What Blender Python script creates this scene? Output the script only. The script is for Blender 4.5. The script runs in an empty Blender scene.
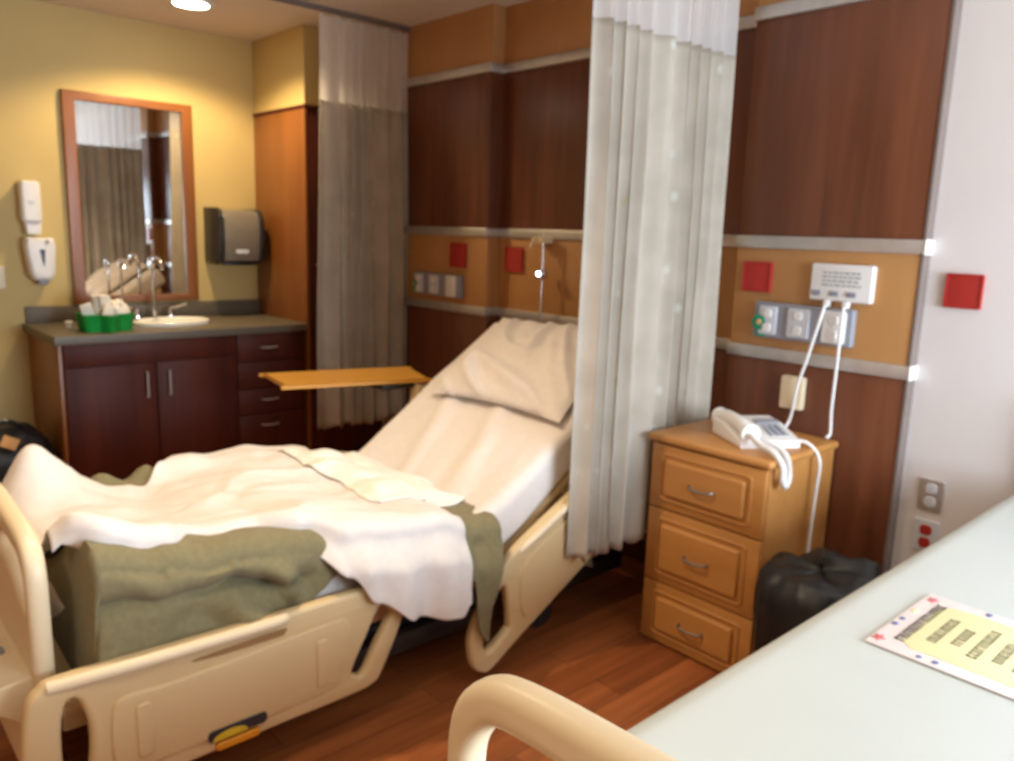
import bpy, bmesh, math, random
from math import sin, cos, pi, radians as rad, sqrt, exp
from mathutils import Vector, Matrix, Euler, noise

S = bpy.context.scene
COL = S.collection
rng = random.Random(7)

# ------------------------------------------------------------------ materials
def nt(name):
    m = bpy.data.materials.new(name); m.use_nodes = True
    t = m.node_tree; b = t.nodes['Principled BSDF']
    return m, t, b

def setin(b, **k):
    for n, v in k.items():
        b.inputs[n.replace('_', ' ')].default_value = v

def mixnoise(t, b, c1, c2, scale, detail=3, stretch=(1, 1, 1), lo=.35, hi=.65):
    tc = t.nodes.new('ShaderNodeTexCoord'); mp = t.nodes.new('ShaderNodeMapping')
    mp.inputs['Scale'].default_value = stretch
    n = t.nodes.new('ShaderNodeTexNoise'); n.inputs['Scale'].default_value = scale
    n.inputs['Detail'].default_value = detail
    r = t.nodes.new('ShaderNodeValToRGB')
    r.color_ramp.elements[0].position = lo; r.color_ramp.elements[1].position = hi
    r.color_ramp.elements[0].color = (*c1, 1); r.color_ramp.elements[1].color = (*c2, 1)
    t.links.new(tc.outputs['Object'], mp.inputs['Vector']); t.links.new(mp.outputs[0], n.inputs['Vector'])
    t.links.new(n.outputs['Fac'], r.inputs['Fac']); t.links.new(r.outputs[0], b.inputs['Base Color'])
    return n, r

def bump(t, b, height, strength=.2, dist=.002):
    bm = t.nodes.new('ShaderNodeBump'); bm.inputs['Strength'].default_value = strength
    bm.inputs['Distance'].default_value = dist
    t.links.new(height, bm.inputs['Height']); t.links.new(bm.outputs[0], b.inputs['Normal'])

def plain(name, c, rough=.5, metal=0., var=.06, scale=6, coat=0., spec=.5):
    m, t, b = nt(name); setin(b, Roughness=rough, Metallic=metal)
    b.inputs['Specular IOR Level'].default_value = spec
    c1 = tuple(x * (1 - var) for x in c); c2 = tuple(min(1, x * (1 + var)) for x in c)
    mixnoise(t, b, c1, c2, scale)
    if coat: b.inputs['Coat Weight'].default_value = coat
    return m

def wood(name, dark, light, stretch, scale=2.2, rough=.4, coat=0., spec=.5):
    m, t, b = nt(name); setin(b, Roughness=rough); b.inputs['Specular IOR Level'].default_value = spec
    n, r = mixnoise(t, b, dark, light, scale, 6, stretch, .3, .72)
    n.inputs['Distortion'].default_value = .4
    bump(t, b, n.outputs['Fac'], .05, .001)
    if coat: b.inputs['Coat Weight'].default_value = coat; b.inputs['Coat Roughness'].default_value = .2
    return m

def cloth(name, c, transl=0., var=.05, scale=40, rough=.9):
    m, t, b = nt(name); setin(b, Roughness=rough); b.inputs['Specular IOR Level'].default_value = .15
    b.inputs['Sheen Weight'].default_value = .1
    c1 = tuple(x * (1 - var) for x in c); c2 = tuple(min(1, x * (1 + var)) for x in c)
    n, r = mixnoise(t, b, c1, c2, scale, 4)
    if transl:
        tr = t.nodes.new('ShaderNodeBsdfTranslucent'); mx = t.nodes.new('ShaderNodeMixShader')
        t.links.new(r.outputs[0], tr.inputs['Color']); mx.inputs[0].default_value = transl
        out = t.nodes['Material Output']
        t.links.new(b.outputs[0], mx.inputs[1]); t.links.new(tr.outputs[0], mx.inputs[2]); t.links.new(mx.outputs[0], out.inputs['Surface'])
    return m

def curtain_fabric():
    m, t, b = nt('curtain_fabric'); setin(b, Roughness=.85); b.inputs['Specular IOR Level'].default_value = .2
    n, r = mixnoise(t, b, (.57, .505, .42), (.64, .57, .485), 6, 2, (1, 1, 1), .40, .62)
    # scattered woven leaf motifs, paler and tawny
    tc = t.nodes.new('ShaderNodeTexCoord'); v = t.nodes.new('ShaderNodeTexVoronoi'); v.inputs['Scale'].default_value = 10
    mp = t.nodes.new('ShaderNodeMapping'); mp.inputs['Scale'].default_value = (1, 1, .75)
    t.links.new(tc.outputs['Object'], mp.inputs['Vector']); t.links.new(mp.outputs[0], v.inputs['Vector'])
    rp = t.nodes.new('ShaderNodeValToRGB'); rp.color_ramp.elements[0].position = .07; rp.color_ramp.elements[1].position = .17
    rp.color_ramp.elements[0].color = (1, 1, 1, 1); rp.color_ramp.elements[1].color = (0, 0, 0, 1)
    t.links.new(v.outputs['Distance'], rp.inputs['Fac'])
    sp = t.nodes.new('ShaderNodeValToRGB'); sp.color_ramp.elements[0].color = (.55, .48, .33, 1); sp.color_ramp.elements[1].color = (.72, .71, .64, 1)
    sp.color_ramp.interpolation = 'CONSTANT'; sp.color_ramp.elements[1].position = .5
    t.links.new(v.outputs['Color'], sp.inputs['Fac'])
    mx = t.nodes.new('ShaderNodeMix'); mx.data_type = 'RGBA'
    t.links.new(rp.outputs[0], mx.inputs['Factor']); t.links.new(r.outputs[0], mx.inputs['A']); t.links.new(sp.outputs[0], mx.inputs['B'])
    t.links.new(mx.outputs['Result'], b.inputs['Base Color'])
    tr = t.nodes.new('ShaderNodeBsdfTranslucent'); ms = t.nodes.new('ShaderNodeMixShader'); ms.inputs[0].default_value = .34
    t.links.new(mx.outputs['Result'], tr.inputs['Color'])
    t.links.new(b.outputs[0], ms.inputs[1]); t.links.new(tr.outputs[0], ms.inputs[2]); t.links.new(ms.outputs[0], t.nodes['Material Output'].inputs['Surface'])
    return m

def net():
    m, t, b = nt('curtain_net'); setin(b, Roughness=.8, Base_Color=(.86, .82, .80, 1))
    tr = t.nodes.new('ShaderNodeBsdfTransparent'); tl = t.nodes.new('ShaderNodeBsdfTranslucent'); tl.inputs['Color'].default_value = (.86, .82, .80, 1)
    m1 = t.nodes.new('ShaderNodeMixShader'); m1.inputs[0].default_value = .45
    m2 = t.nodes.new('ShaderNodeMixShader'); m2.inputs[0].default_value = .78
    t.links.new(b.outputs[0], m1.inputs[1]); t.links.new(tl.outputs[0], m1.inputs[2])
    t.links.new(tr.outputs[0], m2.inputs[1]); t.links.new(m1.outputs[0], m2.inputs[2])
    t.links.new(m2.outputs[0], t.nodes['Material Output'].inputs['Surface'])
    return m

def floor_mat():
    m, t, b = nt('plank_floor'); setin(b, Roughness=.34)
    tc = t.nodes.new('ShaderNodeTexCoord'); mp = t.nodes.new('ShaderNodeMapping'); mp.inputs['Rotation'].default_value = (0, 0, pi / 2)
    br = t.nodes.new('ShaderNodeTexBrick'); br.inputs['Scale'].default_value = 1
    br.inputs['Brick Width'].default_value = .95; br.inputs['Row Height'].default_value = .11
    br.inputs['Mortar Size'].default_value = .0012; br.inputs['Bias'].default_value = 0
    br.inputs['Color1'].default_value = (.26, .076, .024, 1); br.inputs['Color2'].default_value = (.42, .135, .042, 1)
    br.inputs['Mortar'].default_value = (.05, .014, .008, 1)
    n = t.nodes.new('ShaderNodeTexNoise'); n.inputs['Scale'].default_value = 3; n.inputs['Detail'].default_value = 6
    mp2 = t.nodes.new('ShaderNodeMapping'); mp2.inputs['Scale'].default_value = (9, .8, 1)
    mx = t.nodes.new('ShaderNodeMix'); mx.data_type = 'RGBA'; mx.blend_type = 'MULTIPLY'; mx.inputs['Factor'].default_value = .6
    rp = t.nodes.new('ShaderNodeValToRGB'); rp.color_ramp.elements[0].color = (.5, .45, .42, 1); rp.color_ramp.elements[1].color = (1.25, 1.2, 1.15, 1)
    rp.color_ramp.elements[0].position = .3; rp.color_ramp.elements[1].position = .7
    L = t.links.new
    L(tc.outputs['Object'], mp.inputs['Vector']); L(mp.outputs[0], br.inputs['Vector'])
    L(tc.outputs['Object'], mp2.inputs['Vector']); L(mp2.outputs[0], n.inputs['Vector']); L(n.outputs['Fac'], rp.inputs['Fac'])
    L(br.outputs['Color'], mx.inputs['A']); L(rp.outputs[0], mx.inputs['B']); L(mx.outputs['Result'], b.inputs['Base Color'])
    return m

def emis(name, c, s):
    m, t, b = nt(name); b.inputs['Emission Color'].default_value = (*c, 1); b.inputs['Emission Strength'].default_value = s
    return m

M = dict(
    yellow=plain('yellow_paint', (.57, .42, .165), .7, var=.02, scale=3),
    white=plain('white_paint', (.73, .67, .65), .7, var=.015, scale=3),
    ceil=plain('ceiling_paint', (.74, .64, .52), .9, var=.03, scale=60),
    floor=floor_mat(),
    mahog=wood('mahogany_veneer', (.105, .031, .014), (.195, .062, .027), (7, 7, .5), 2.0, .36),
    maple=wood('maple_veneer', (.42, .20, .068), (.53, .265, .098), (3, 3, .5), 1.6, .4),
    cabdark=wood('dark_cabinet_veneer', (.055, .011, .007), (.095, .020, .010), (6, 6, .5), 2.0, .5, spec=.2),
    cabwarm=wood('warm_cabinet_veneer', (.20, .066, .014), (.27, .092, .020), (5, 5, .5), 2.0, .36),
    oak=wood('oak_laminate', (.43, .185, .046), (.55, .25, .068), (1.2, 6, 6), 1.6, .42),
    oaktop=wood('table_laminate', (.62, .29, .040), (.72, .36, .055), (5, 1, 5), 1.8, .38),
    alu=plain('brushed_aluminium', (.58, .55, .53), .42, .75, .05, 20),
    chrome=plain('chrome', (.75, .75, .76), .06, 1., .01),
    cream=plain('cream_plastic', (.66, .49, .27), .42, var=.015, scale=3),
    cream2=plain('pale_cream_plastic', (.75, .61, .41), .4, var=.015, scale=3),
    whitep=plain('white_plastic', (.80, .77, .75), .38, var=.015),
    greyp=plain('grey_plastic', (.28, .28, .32), .45, var=.04),
    ltgrey=plain('pale_grey_plastic', (.62, .63, .68), .45, var=.03),
    smoke=plain('smoky_plastic', (.22, .19, .15), .25, var=.06),
    black=plain('black_plastic', (.014, .014, .016), .35, var=.1),
    dark=plain('dark_steel', (.035, .03, .03), .5, .3, .1),
    bag=plain('black_bag_film', (.010, .010, .012), .45, var=.1),
    red=plain('red_plastic', (.40, .019, .013), .6, var=.04),
    green=plain('green_plastic', (.006, .30, .045), .4, var=.05),
    teal=plain('oxygen_green', (.01, .30, .16), .4, var=.05),
    laminate=plain('grey_brown_laminate', (.125, .100, .068), .45, var=.22, scale=180),
    porcelain=plain('porcelain', (.86, .82, .74), .12, var=.01),
    sheet=cloth('white_cotton', (.80, .73, .69), .08, .02),
    draw=cloth('cream_flannel', (.83, .80, .745), .0, .025),
    olive=cloth('olive_blanket', (.215, .182, .098), 0, .07, 60),
    vinyl=plain('pale_blue_green_vinyl', (.565, .595, .575), .42, var=.015, scale=4),
    curtain=curtain_fabric(), net=net(),
    mirror=plain('mirror_glass', (.88, .88, .86), .015, 1., .0),
    lamp=emis('lamp_diffuser', (1, .90, .72), 30.),
    led=emis('white_indicator', (.8, .88, 1.), 40.),  # glow for the glint on the chrome rod, no lamp there
    card=plain('card_stock', (.82, .72, .72), .5, var=.01),
    cardy=plain('yellow_print', (.80, .74, .42), .5, var=.03),
    ink=plain('dark_ink', (.10, .085, .05), .6, var=.1),
    inkblue=plain('blue_ink', (.10, .14, .34), .6), inkred=plain('red_ink', (.62, .16, .18), .6),
    inkgrey=plain('grey_ink', (.34, .36, .38), .6), tan=plain('tan_paper', (.62, .33, .13), .7, var=.1),
    paper=plain('white_paper', (.82, .74, .64), .8, var=.03),
    amber=plain('amber_plastic', (.66, .26, .01), .4), yell=plain('yellow_sticker', (.62, .42, .02), .5),
    edge=plain('grey_brown_edging', (.20, .15, .13), .7), nickel=plain('satin_nickel', (.34, .30, .26), .45, 1., .04), slot=plain('brown_rubber', (.30, .16, .06), .7), navy=plain('navy_label', (.022, .020, .028), .4), orangecard=plain('peach_paint', (.70, .46, .24), .7),
)

# ------------------------------------------------------------------ object helpers
WL = {}   # world location of every object made here
def obj(name, bm, mat, parent=None, smooth=40, sub=0, solid=0):
    if isinstance(bm, bpy.types.Mesh): me = bm
    else:
        bmesh.ops.recalc_face_normals(bm, faces=bm.faces) if not solid else None
        me = bpy.data.meshes.new(name); bm.to_mesh(me); bm.free()
    w = WL.get(parent, Vector((0, 0, 0))) if parent else None
    o = bpy.data.objects.new(name, me); COL.objects.link(o)
    if parent:
        me.transform(Matrix.Translation(-w)); o.parent = parent; WL[o] = w.copy()
    else:
        vs = [v.co for v in me.vertices]
        c = Vector(((min(v.x for v in vs) + max(v.x for v in vs)) / 2, (min(v.y for v in vs) + max(v.y for v in vs)) / 2, min(v.z for v in vs)))
        me.transform(Matrix.Translation(-c)); o.location = c; WL[o] = c
    me.materials.clear()
    for mm in (mat if isinstance(mat, (list, tuple)) else [mat]): me.materials.append(mm)
    if smooth:
        for p in me.polygons: p.use_smooth = True
        try: me.set_sharp_from_angle(angle=rad(smooth))
        except Exception: pass
    if solid:
        md = o.modifiers.new('thick', 'SOLIDIFY'); md.thickness = solid; md.offset = 0
    if sub:
        md = o.modifiers.new('sub', 'SUBSURF'); md.levels = sub; md.render_levels = sub
    return o

def thing(name, label, cat, loc, group=None):
    o = bpy.data.objects.new(name, None); COL.objects.link(o); o.location = loc
    o.empty_display_size = .05
    WL[o] = Vector(loc); return tag(o, label, cat, group)

def tag(o, label, cat, group=None):
    o['label'] = label; o['category'] = cat
    if group: o['group'] = group
    return o

def struct(name, bm, mat, **k):
    o = obj(name, bm, mat, **k); o['kind'] = 'structure'; return o

def BM(): return bmesh.new()

def box(bm, x0, x1, y0, y1, z0, z1, bev=0., seg=2, mat=None):
    b2 = bmesh.new()
    bmesh.ops.create_cube(b2, size=1)
    for v in b2.verts:
        v.co = Vector(((x0 + x1) / 2 + v.co.x * (x1 - x0), (y0 + y1) / 2 + v.co.y * (y1 - y0), (z0 + z1) / 2 + v.co.z * (z1 - z0)))
    if bev: bmesh.ops.bevel(b2, geom=list(b2.edges), offset=bev, segments=seg, profile=.5, affect='EDGES')
    merge(bm, b2, mat); return bm

def merge(bm, b2, M4=None):
    if isinstance(M4, Matrix): bmesh.ops.transform(b2, matrix=M4, verts=b2.verts)
    me = bpy.data.meshes.new('tmp'); b2.to_mesh(me); b2.free(); bm.from_mesh(me); bpy.data.meshes.remove(me)

def bx(x0, x1, y0, y1, z0, z1, bev=.003, seg=2): return box(BM(), x0, x1, y0, y1, z0, z1, bev, seg)

def catmull(pts, n=8, closed=False):
    P = [Vector(p) for p in pts]; out = []
    N = len(P); rngN = N if closed else N - 1
    for i in range(rngN):
        p0 = P[(i - 1) % N] if closed or i > 0 else P[0]; p1 = P[i]; p2 = P[(i + 1) % N]
        p3 = P[(i + 2) % N] if closed or i + 2 < N else P[-1]
        for k in range(n):
            t = k / n
            out.append(.5 * ((2 * p1) + (-p0 + p2) * t + (2 * p0 - 5 * p1 + 4 * p2 - p3) * t * t + (-p0 + 3 * p1 - 3 * p2 + p3) * t ** 3))
    if not closed: out.append(P[-1])
    return out

def tube(bm, pts, r, seg=10, closed=False, smooth=0):
    if smooth: pts = catmull(pts, smooth, closed)
    P = [Vector(p) for p in pts]; n = len(P); rings = []
    up = None
    for i, p in enumerate(P):
        if closed: t = P[(i + 1) % n] - P[i - 1]
        else: t = P[min(i + 1, n - 1)] - P[max(i - 1, 0)]
        t.normalize()
        if up is None:
            up = Vector((0, 0, 1)) if abs(t.z) < .9 else Vector((1, 0, 0))
        a = t.cross(up).normalized(); b = a.cross(t).normalized(); up = b
        rr = r(i / (n - 1)) if callable(r) else r
        rings.append([bm.verts.new(p + a * rr * cos(2 * pi * k / seg) + b * rr * sin(2 * pi * k / seg)) for k in range(seg)])
    m = n if closed else n - 1
    for i in range(m):
        A, B = rings[i], rings[(i + 1) % n]
        for k in range(seg): bm.faces.new((A[k], A[(k + 1) % seg], B[(k + 1) % seg], B[k]))
    if not closed:
        bm.faces.new(rings[0][::-1]); bm.faces.new(rings[-1])
    return bm

def lathe(bm, prof, c, seg=32, axis='Z', sx=1., sy=1.):
    rings = []
    c = Vector(c)
    for r, z in prof:
        ring = []
        for k in range(seg):
            a = 2 * pi * k / seg; x, y = r * cos(a) * sx, r * sin(a) * sy
            v = Vector((x, y, z)) if axis == 'Z' else Vector((z, x, y)) if axis == 'X' else Vector((x, z, y))
            ring.append(bm.verts.new(c + v))
        rings.append(ring)
    for A, B in zip(rings, rings[1:]):
        for k in range(seg): bm.faces.new((A[k], A[(k + 1) % seg], B[(k + 1) % seg], B[k]))
    bm.faces.new(rings[0][::-1]); bm.faces.new(rings[-1])
    return bm

def plate(outlines, thick, bev, M4, smooth_n=0):
    """a flat shape with holes, given in 2-D, with a real thickness and rounded edges; M4 puts it in the room"""
    cu = bpy.data.curves.new('tmp', 'CURVE'); cu.dimensions = '2D'; cu.fill_mode = 'BOTH'
    cu.extrude = max(thick / 2 - bev, .0005); cu.bevel_depth = bev; cu.bevel_resolution = 3; cu.offset = -bev
    for pts in outlines:
        if smooth_n: pts = [(p.x, p.y) for p in catmull([(a, b, 0) for a, b in pts], smooth_n, True)]
        s = cu.splines.new('POLY'); s.points.add(len(pts) - 1); s.use_cyclic_u = True
        for p, (a, b) in zip(s.points, pts): p.co = (a, b, 0, 1)
    o = bpy.data.objects.new('tmp', cu); COL.objects.link(o)
    me = bpy.data.meshes.new_from_object(o.evaluated_get(bpy.context.evaluated_depsgraph_get()))
    bpy.data.objects.remove(o); bpy.data.curves.remove(cu)
    bm = BM(); bm.from_mesh(me); bpy.data.meshes.remove(me)
    bmesh.ops.remove_doubles(bm, verts=bm.verts, dist=.0001)
    bmesh.ops.transform(bm, matrix=M4, verts=bm.verts)
    return bm

# 2-D (a, b) -> room: in a plane of constant X (a=Y, b=Z) or of constant Y (a=X, b=Z)
def planeX(x): return Matrix(((0, 0, 1, x), (1, 0, 0, 0), (0, 1, 0, 0), (0, 0, 0, 1)))
def planeY(y): return Matrix(((1, 0, 0, 0), (0, 0, -1, y), (0, 1, 0, 0), (0, 0, 0, 1)))
def planeZ(z): return Matrix.Translation((0, 0, z))

def rrect(x0, x1, y0, y1, r, n=5):
    out = []
    for cx, cy, a0 in ((x1 - r, y1 - r, 0), (x0 + r, y1 - r, 90), (x0 + r, y0 + r, 180), (x1 - r, y0 + r, 270)):
        for k in range(n + 1):
            a = rad(a0 + 90 * k / n); out.append((cx + r * cos(a), cy + r * sin(a)))
    return out

def ss(a, b, x):
    t = max(0., min(1., (x - a) / (b - a))); return t * t * (3 - 2 * t)
def lerpt(tab, x):
    if x <= tab[0][0]: return tab[0][1]
    for (a, u), (b, v) in zip(tab, tab[1:]):
        if x <= b: return u + (v - u) * ss(a, b, x)
    return tab[-1][1]
def nz(x, y, z=0.): return noise.noise(Vector((x, y, z)))

def grid(nu, nv, f):
    bm = BM()
    V = [[bm.verts.new(f(i / nu, j / nv)) for j in range(nv + 1)] for i in range(nu + 1)]
    for i in range(nu):
        for j in range(nv): bm.faces.new((V[i][j], V[i + 1][j], V[i + 1][j + 1], V[i][j + 1]))
    return bm

def ridge(x, y, f, s):
    n = nz(x * f, y * f, s); return 1 - min(1, abs(n) * 3.2)

# ------------------------------------------------------------------ the room
XL, XR, YB, YF, H = -4.87, 1.75, 2.80, -1.9, 2.54
YP = 2.69            # face of the projecting headwall panels
struct('floor', bx(XL - .1, XR + .1, YF - .1, YB + .1, -.06, 0, 0), M['floor'], smooth=0)
struct('ceiling', bx(XL - .1, XR + .1, YF - .1, YB + .1, H, H + .06, 0), M['ceil'], smooth=0)
struct('wall_left', bx(XL - .1, XL, YF - .1, YB + .1, 0, H, 0), M['yellow'], smooth=0)
YW = 2.735          # face of the bare white wall beside the panelling
bm = BM(); box(bm, XL, XR + .1, YB, YB + .1, 0, H); box(bm, -1.0, XR, YW, YB, 0, H)
struct('wall_back', bm, M['white'], smooth=0)
struct('wall_front', bx(XL, XR + .1, YF - .1, YF, 0, H, 0), M['orangecard'], smooth=0)
# wall on the window side, with its opening
WY0, WY1, WZ0, WZ1 = .95, 2.65, .80, 1.85
bm = BM()
box(bm, XR, XR + .1, YF, WY0, 0, H); box(bm, XR, XR + .1, WY1, YB + .1, 0, H)
box(bm, XR, XR + .1, WY0, WY1, 0, WZ0); box(bm, XR, XR + .1, WY0, WY1, WZ1, H)
struct('wall_right', bm, M['white'], smooth=0)
bm = BM()
for a, b_, c, d in ((WY0, WY1, WZ0, WZ0 + .05), (WY0, WY1, WZ1 - .05, WZ1), (WY0, WY0 + .05, WZ0, WZ1), (WY1 - .05, WY1, WZ0, WZ1), (1.77, 1.83, WZ0, WZ1)):
    box(bm, XR + .02, XR + .08, a, b_, c, d, .004)
struct('window_1', bm, M['alu'])
# baseboards
struct('baseboard_left', bx(XL, XL + .012, YF, .95, 0, .1), M['cabdark'])
struct('baseboard_back', bx(-1.0, XR, YW - .012, YW, 0, .1), M['cabdark'])
# soffit above the tall cabinet
struct('soffit', bx(XL, -4.225, 2.265, YB, 2.12, H, .002), M['yellow'], smooth=0)

# headwall panelling: veneer, maple band, brushed trims
def headwall(x0, x1, yf, yb, label, ends=(0, 0)):
    t = thing('headwall_panel', label, 'wall panel', ((x0 + x1) / 2, yf, 0))
    obj('lower_veneer', bx(x0, x1, yf, yb, 0, 1.02, .001), M['mahog'], t)
    obj('maple_band', bx(x0, x1, yf, yb, 1.065, 1.425, .001), M['maple'], t)
    obj('upper_veneer', bx(x0, x1, yf, yb, 1.47, 2.225, .001), M['mahog'], t)
    obj('top_maple_band', bx(x0, x1, yf, yb, 2.27, H, .001), M['maple'], t)
    for z0, z1 in ((1.02, 1.065), (1.425, 1.47), (2.225, 2.27)):
        obj('metal_trim', bx(x0 - ends[0], x1 + ends[1], yf - .012, yb, z0, z1, .003), M['alu'], t)
        if ends[1]: obj('end_cap', bx(x1 + ends[1] - .002, x1 + ends[1] + .006, yf - .014, yf + .05, z0 - .002, z1 + .002, .003), M['whitep'], t)
    return t
a = headwall(-1.672, -1.012, YP, YB, 'dark wood wall panel with maple band behind the oak nightstand', (.006, .012))
obj('edge_trim', bx(-1.012, -1.000, YP - .004, YW + .02, 0, H, .003), M['edge'], a)
headwall(-3.12, -1.679, YB - .03, YB, 'recessed dark wood wall panel with maple band behind the pillow of the unmade bed')
headwall(-4.05, -3.12, YP, YB, 'dark wood wall panel with maple band beside the tan curtain', (0, .0))

# ------------------------------------------------------------------ things on the headwall
def plaque(x0, x1, z0, z1, y, label):
    t = thing('red_plaque', label, 'wall plaque', ((x0 + x1) / 2, y, z0), 'red square plaques')
    obj('face', plate([rrect(x0, x1, z0, z1, .006)], .012, .002, planeY(y - .006)), M['red'], t)
    obj('rim', plate([rrect(x0 - .003, x1 + .003, z0 - .003, z1 + .003, .006), rrect(x0 + .003, x1 - .003, z0 + .003, z1 - .003, .005)], .015, .001, planeY(y - .0075)), M['red'], t)
plaque(-.938, -.836, 1.266, 1.367, YW, 'red square plaque on the bare white wall')
plaque(-1.632, -1.522, 1.268, 1.372, YP, 'red square plaque on the maple band next to the nightstand curtain')
plaque(-3.409, -3.286, 1.262, 1.386, YP, 'red square plaque above the power strip beside the tan curtain')
plaque(-3.055, -2.935, 1.258, 1.378, YB - .03, 'red square plaque on the recessed panel near the chrome rod')

def receptacle(parent, x, z, y, w=.066, h=.105, mat='ltgrey', rocker=False):
    p = obj('receptacle', plate([rrect(x - w / 2, x + w / 2, z - h / 2, z + h / 2, .008)], .01, .003, planeY(y - .005)), M[mat], parent)
    for dz in (.026, -.026):
        obj('socket', plate([rrect(x - .016, x + .016, z + dz - .015, z + dz + .015, .01)], .008, .002, planeY(y - .011)), M['whitep'], p)
    return p

def power_strip(x0, x1, z0, z1, label):
    y = YP; t = thing('power_strip', label, 'outlet panel', ((x0 + x1) / 2, y, z0))
    obj('housing', plate([rrect(x0, x1, z0, z1, .008)], .03, .006, planeY(y - .015)), M['greyp'], t)
    W = x1 - x0; zc = (z0 + z1) / 2
    receptacle(t, x0 + .16 * W, zc, y - .029, .07, .104); receptacle(t, x0 + .48 * W, zc, y - .029, .082, .104)
    receptacle(t, x0 + .83 * W, zc, y - .029, .082, .112, 'whitep')
    v = obj('oxygen_outlet', lathe(BM(), [(.0, 0), (.03, 0), (.028, -.010), (.02, -.012), (.0, -.013)], (x0 + .07 * W, y - .029, zc - .01), 20, 'Y'), M['teal'], t)
    obj('oxygen_label', plate([rrect(x0 + .015, x0 + .055, z0 + .004, z0 + .03, .004)], .004, .001, planeY(y - .032)), M['teal'], v)
    obj('oxygen_knob', lathe(BM(), [(0, 0), (.011, 0), (.009, -.008), (0, -.010)], (x0 + .075 * W, y - .041, zc - .008), 14, 'Y'), M['tan'], v)
    return t
power_strip(-1.562, -1.192, 1.102, 1.232, 'grey power strip with white outlets above the oak nightstand')
power_strip(-3.728, -3.300, 1.098, 1.218, 'grey power strip with outlets beside the tan curtain')

# white nurse call station with print and cords
t = thing('nurse_call_station', 'white printed nurse call plate above the grey power strip', 'call station', (-1.255, YP, 1.25))
obj('face_plate', plate([rrect(-1.358, -1.142, 1.255, 1.381, .008)], .028, .006, planeY(YP - .014)), M['whitep'], t)
bm = BM()
for k in range(4):
    z = 1.352 - k * .014
    x = -1.315
    while x < -1.185:
        w = rng.uniform(.010, .024); box(bm, x, min(x + w, -1.178), YP - .0295, YP - .0275, z - .003, z + .003); x += w + .005
obj('printed_text', bm, M['inkgrey'], t, smooth=0)
for x0 in (-1.348, -1.285, -1.225):
    obj('button', plate([rrect(x0, x0 + .034, 1.272, 1.290, .004)], .006, .002, planeY(YP - .030)), M['greyp'], t)
for x in (-1.285, -1.218):
    obj('jack', bx(x - .01, x + .01, YP - .05, YP - .026, 1.235, 1.258, .004), M['whitep'], t)

# cream junction plate on the lower panel
t = thing('junction_plate', 'cream wall plate on the dark panel above the telephone', 'wall plate', (-1.394, YP, .85))
obj('cover', plate([rrect(-1.432, -1.345, .855, .975, .008)], .03, .006, planeY(YP - .015)), M['cream2'], t)
for z in (.868, .967): obj('screw', lathe(BM(), [(0, 0), (.004, 0), (.003, -.002), (0, -.0025)], (-1.395, YP - .030, z), 10, 'Y'), M['alu'], t)

# grey and red wall outlets on the white wall
def wall_outlet(x0, x1, z0, z1, label, mat, face):
    t = thing('wall_outlet', label, 'outlet', ((x0 + x1) / 2, YW, z0), 'outlets low on the white wall')
    obj('plate', plate([rrect(x0, x1, z0, z1, .006)], .009, .003, planeY(YW - .0045)), M[mat], t)
    xc = (x0 + x1) / 2; zc = (z0 + z1) / 2
    for dz in (.022, -.022):
        obj('socket', plate([rrect(xc - .018, xc + .018, zc + dz - .017, zc + dz + .017, .012)], .008, .002, planeY(YW - .010)), M[face], t)
wall_outlet(-.941, -.864, .594, .702, 'steel wall outlet low on the white wall', 'alu', 'ltgrey')
wall_outlet(-.941, -.864, .452, .562, 'red wall outlet just under the steel outlet', 'ltgrey', 'red')

# cords
def cord(name, label, pts, r=.0058):
    return tag(obj(name, tube(BM(), pts, r, 8, smooth=8), M['whitep'], smooth=80), label, 'cord')
cord('call_cord', 'white cord hanging past the cream wall plate down behind the telephone',
     [(-1.285, YP - .052, 1.24), (-1.295, YP - .065, 1.17), (-1.325, YP - .06, 1.05), (-1.352, YP - .055, .95), (-1.372, YP - .035, .86), (-1.385, YP - .03, .81), (-1.385, YP - .06, .787)])
cord('telephone_line', 'white cord hanging straight down the wall behind the nightstand corner',
     [(-1.218, YP - .052, 1.24), (-1.216, YP - .06, 1.15), (-1.222, YP - .05, 1.0), (-1.228, YP - .04, .88), (-1.226, YP - .035, .80), (-1.232, YP - .05, .786)])

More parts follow.
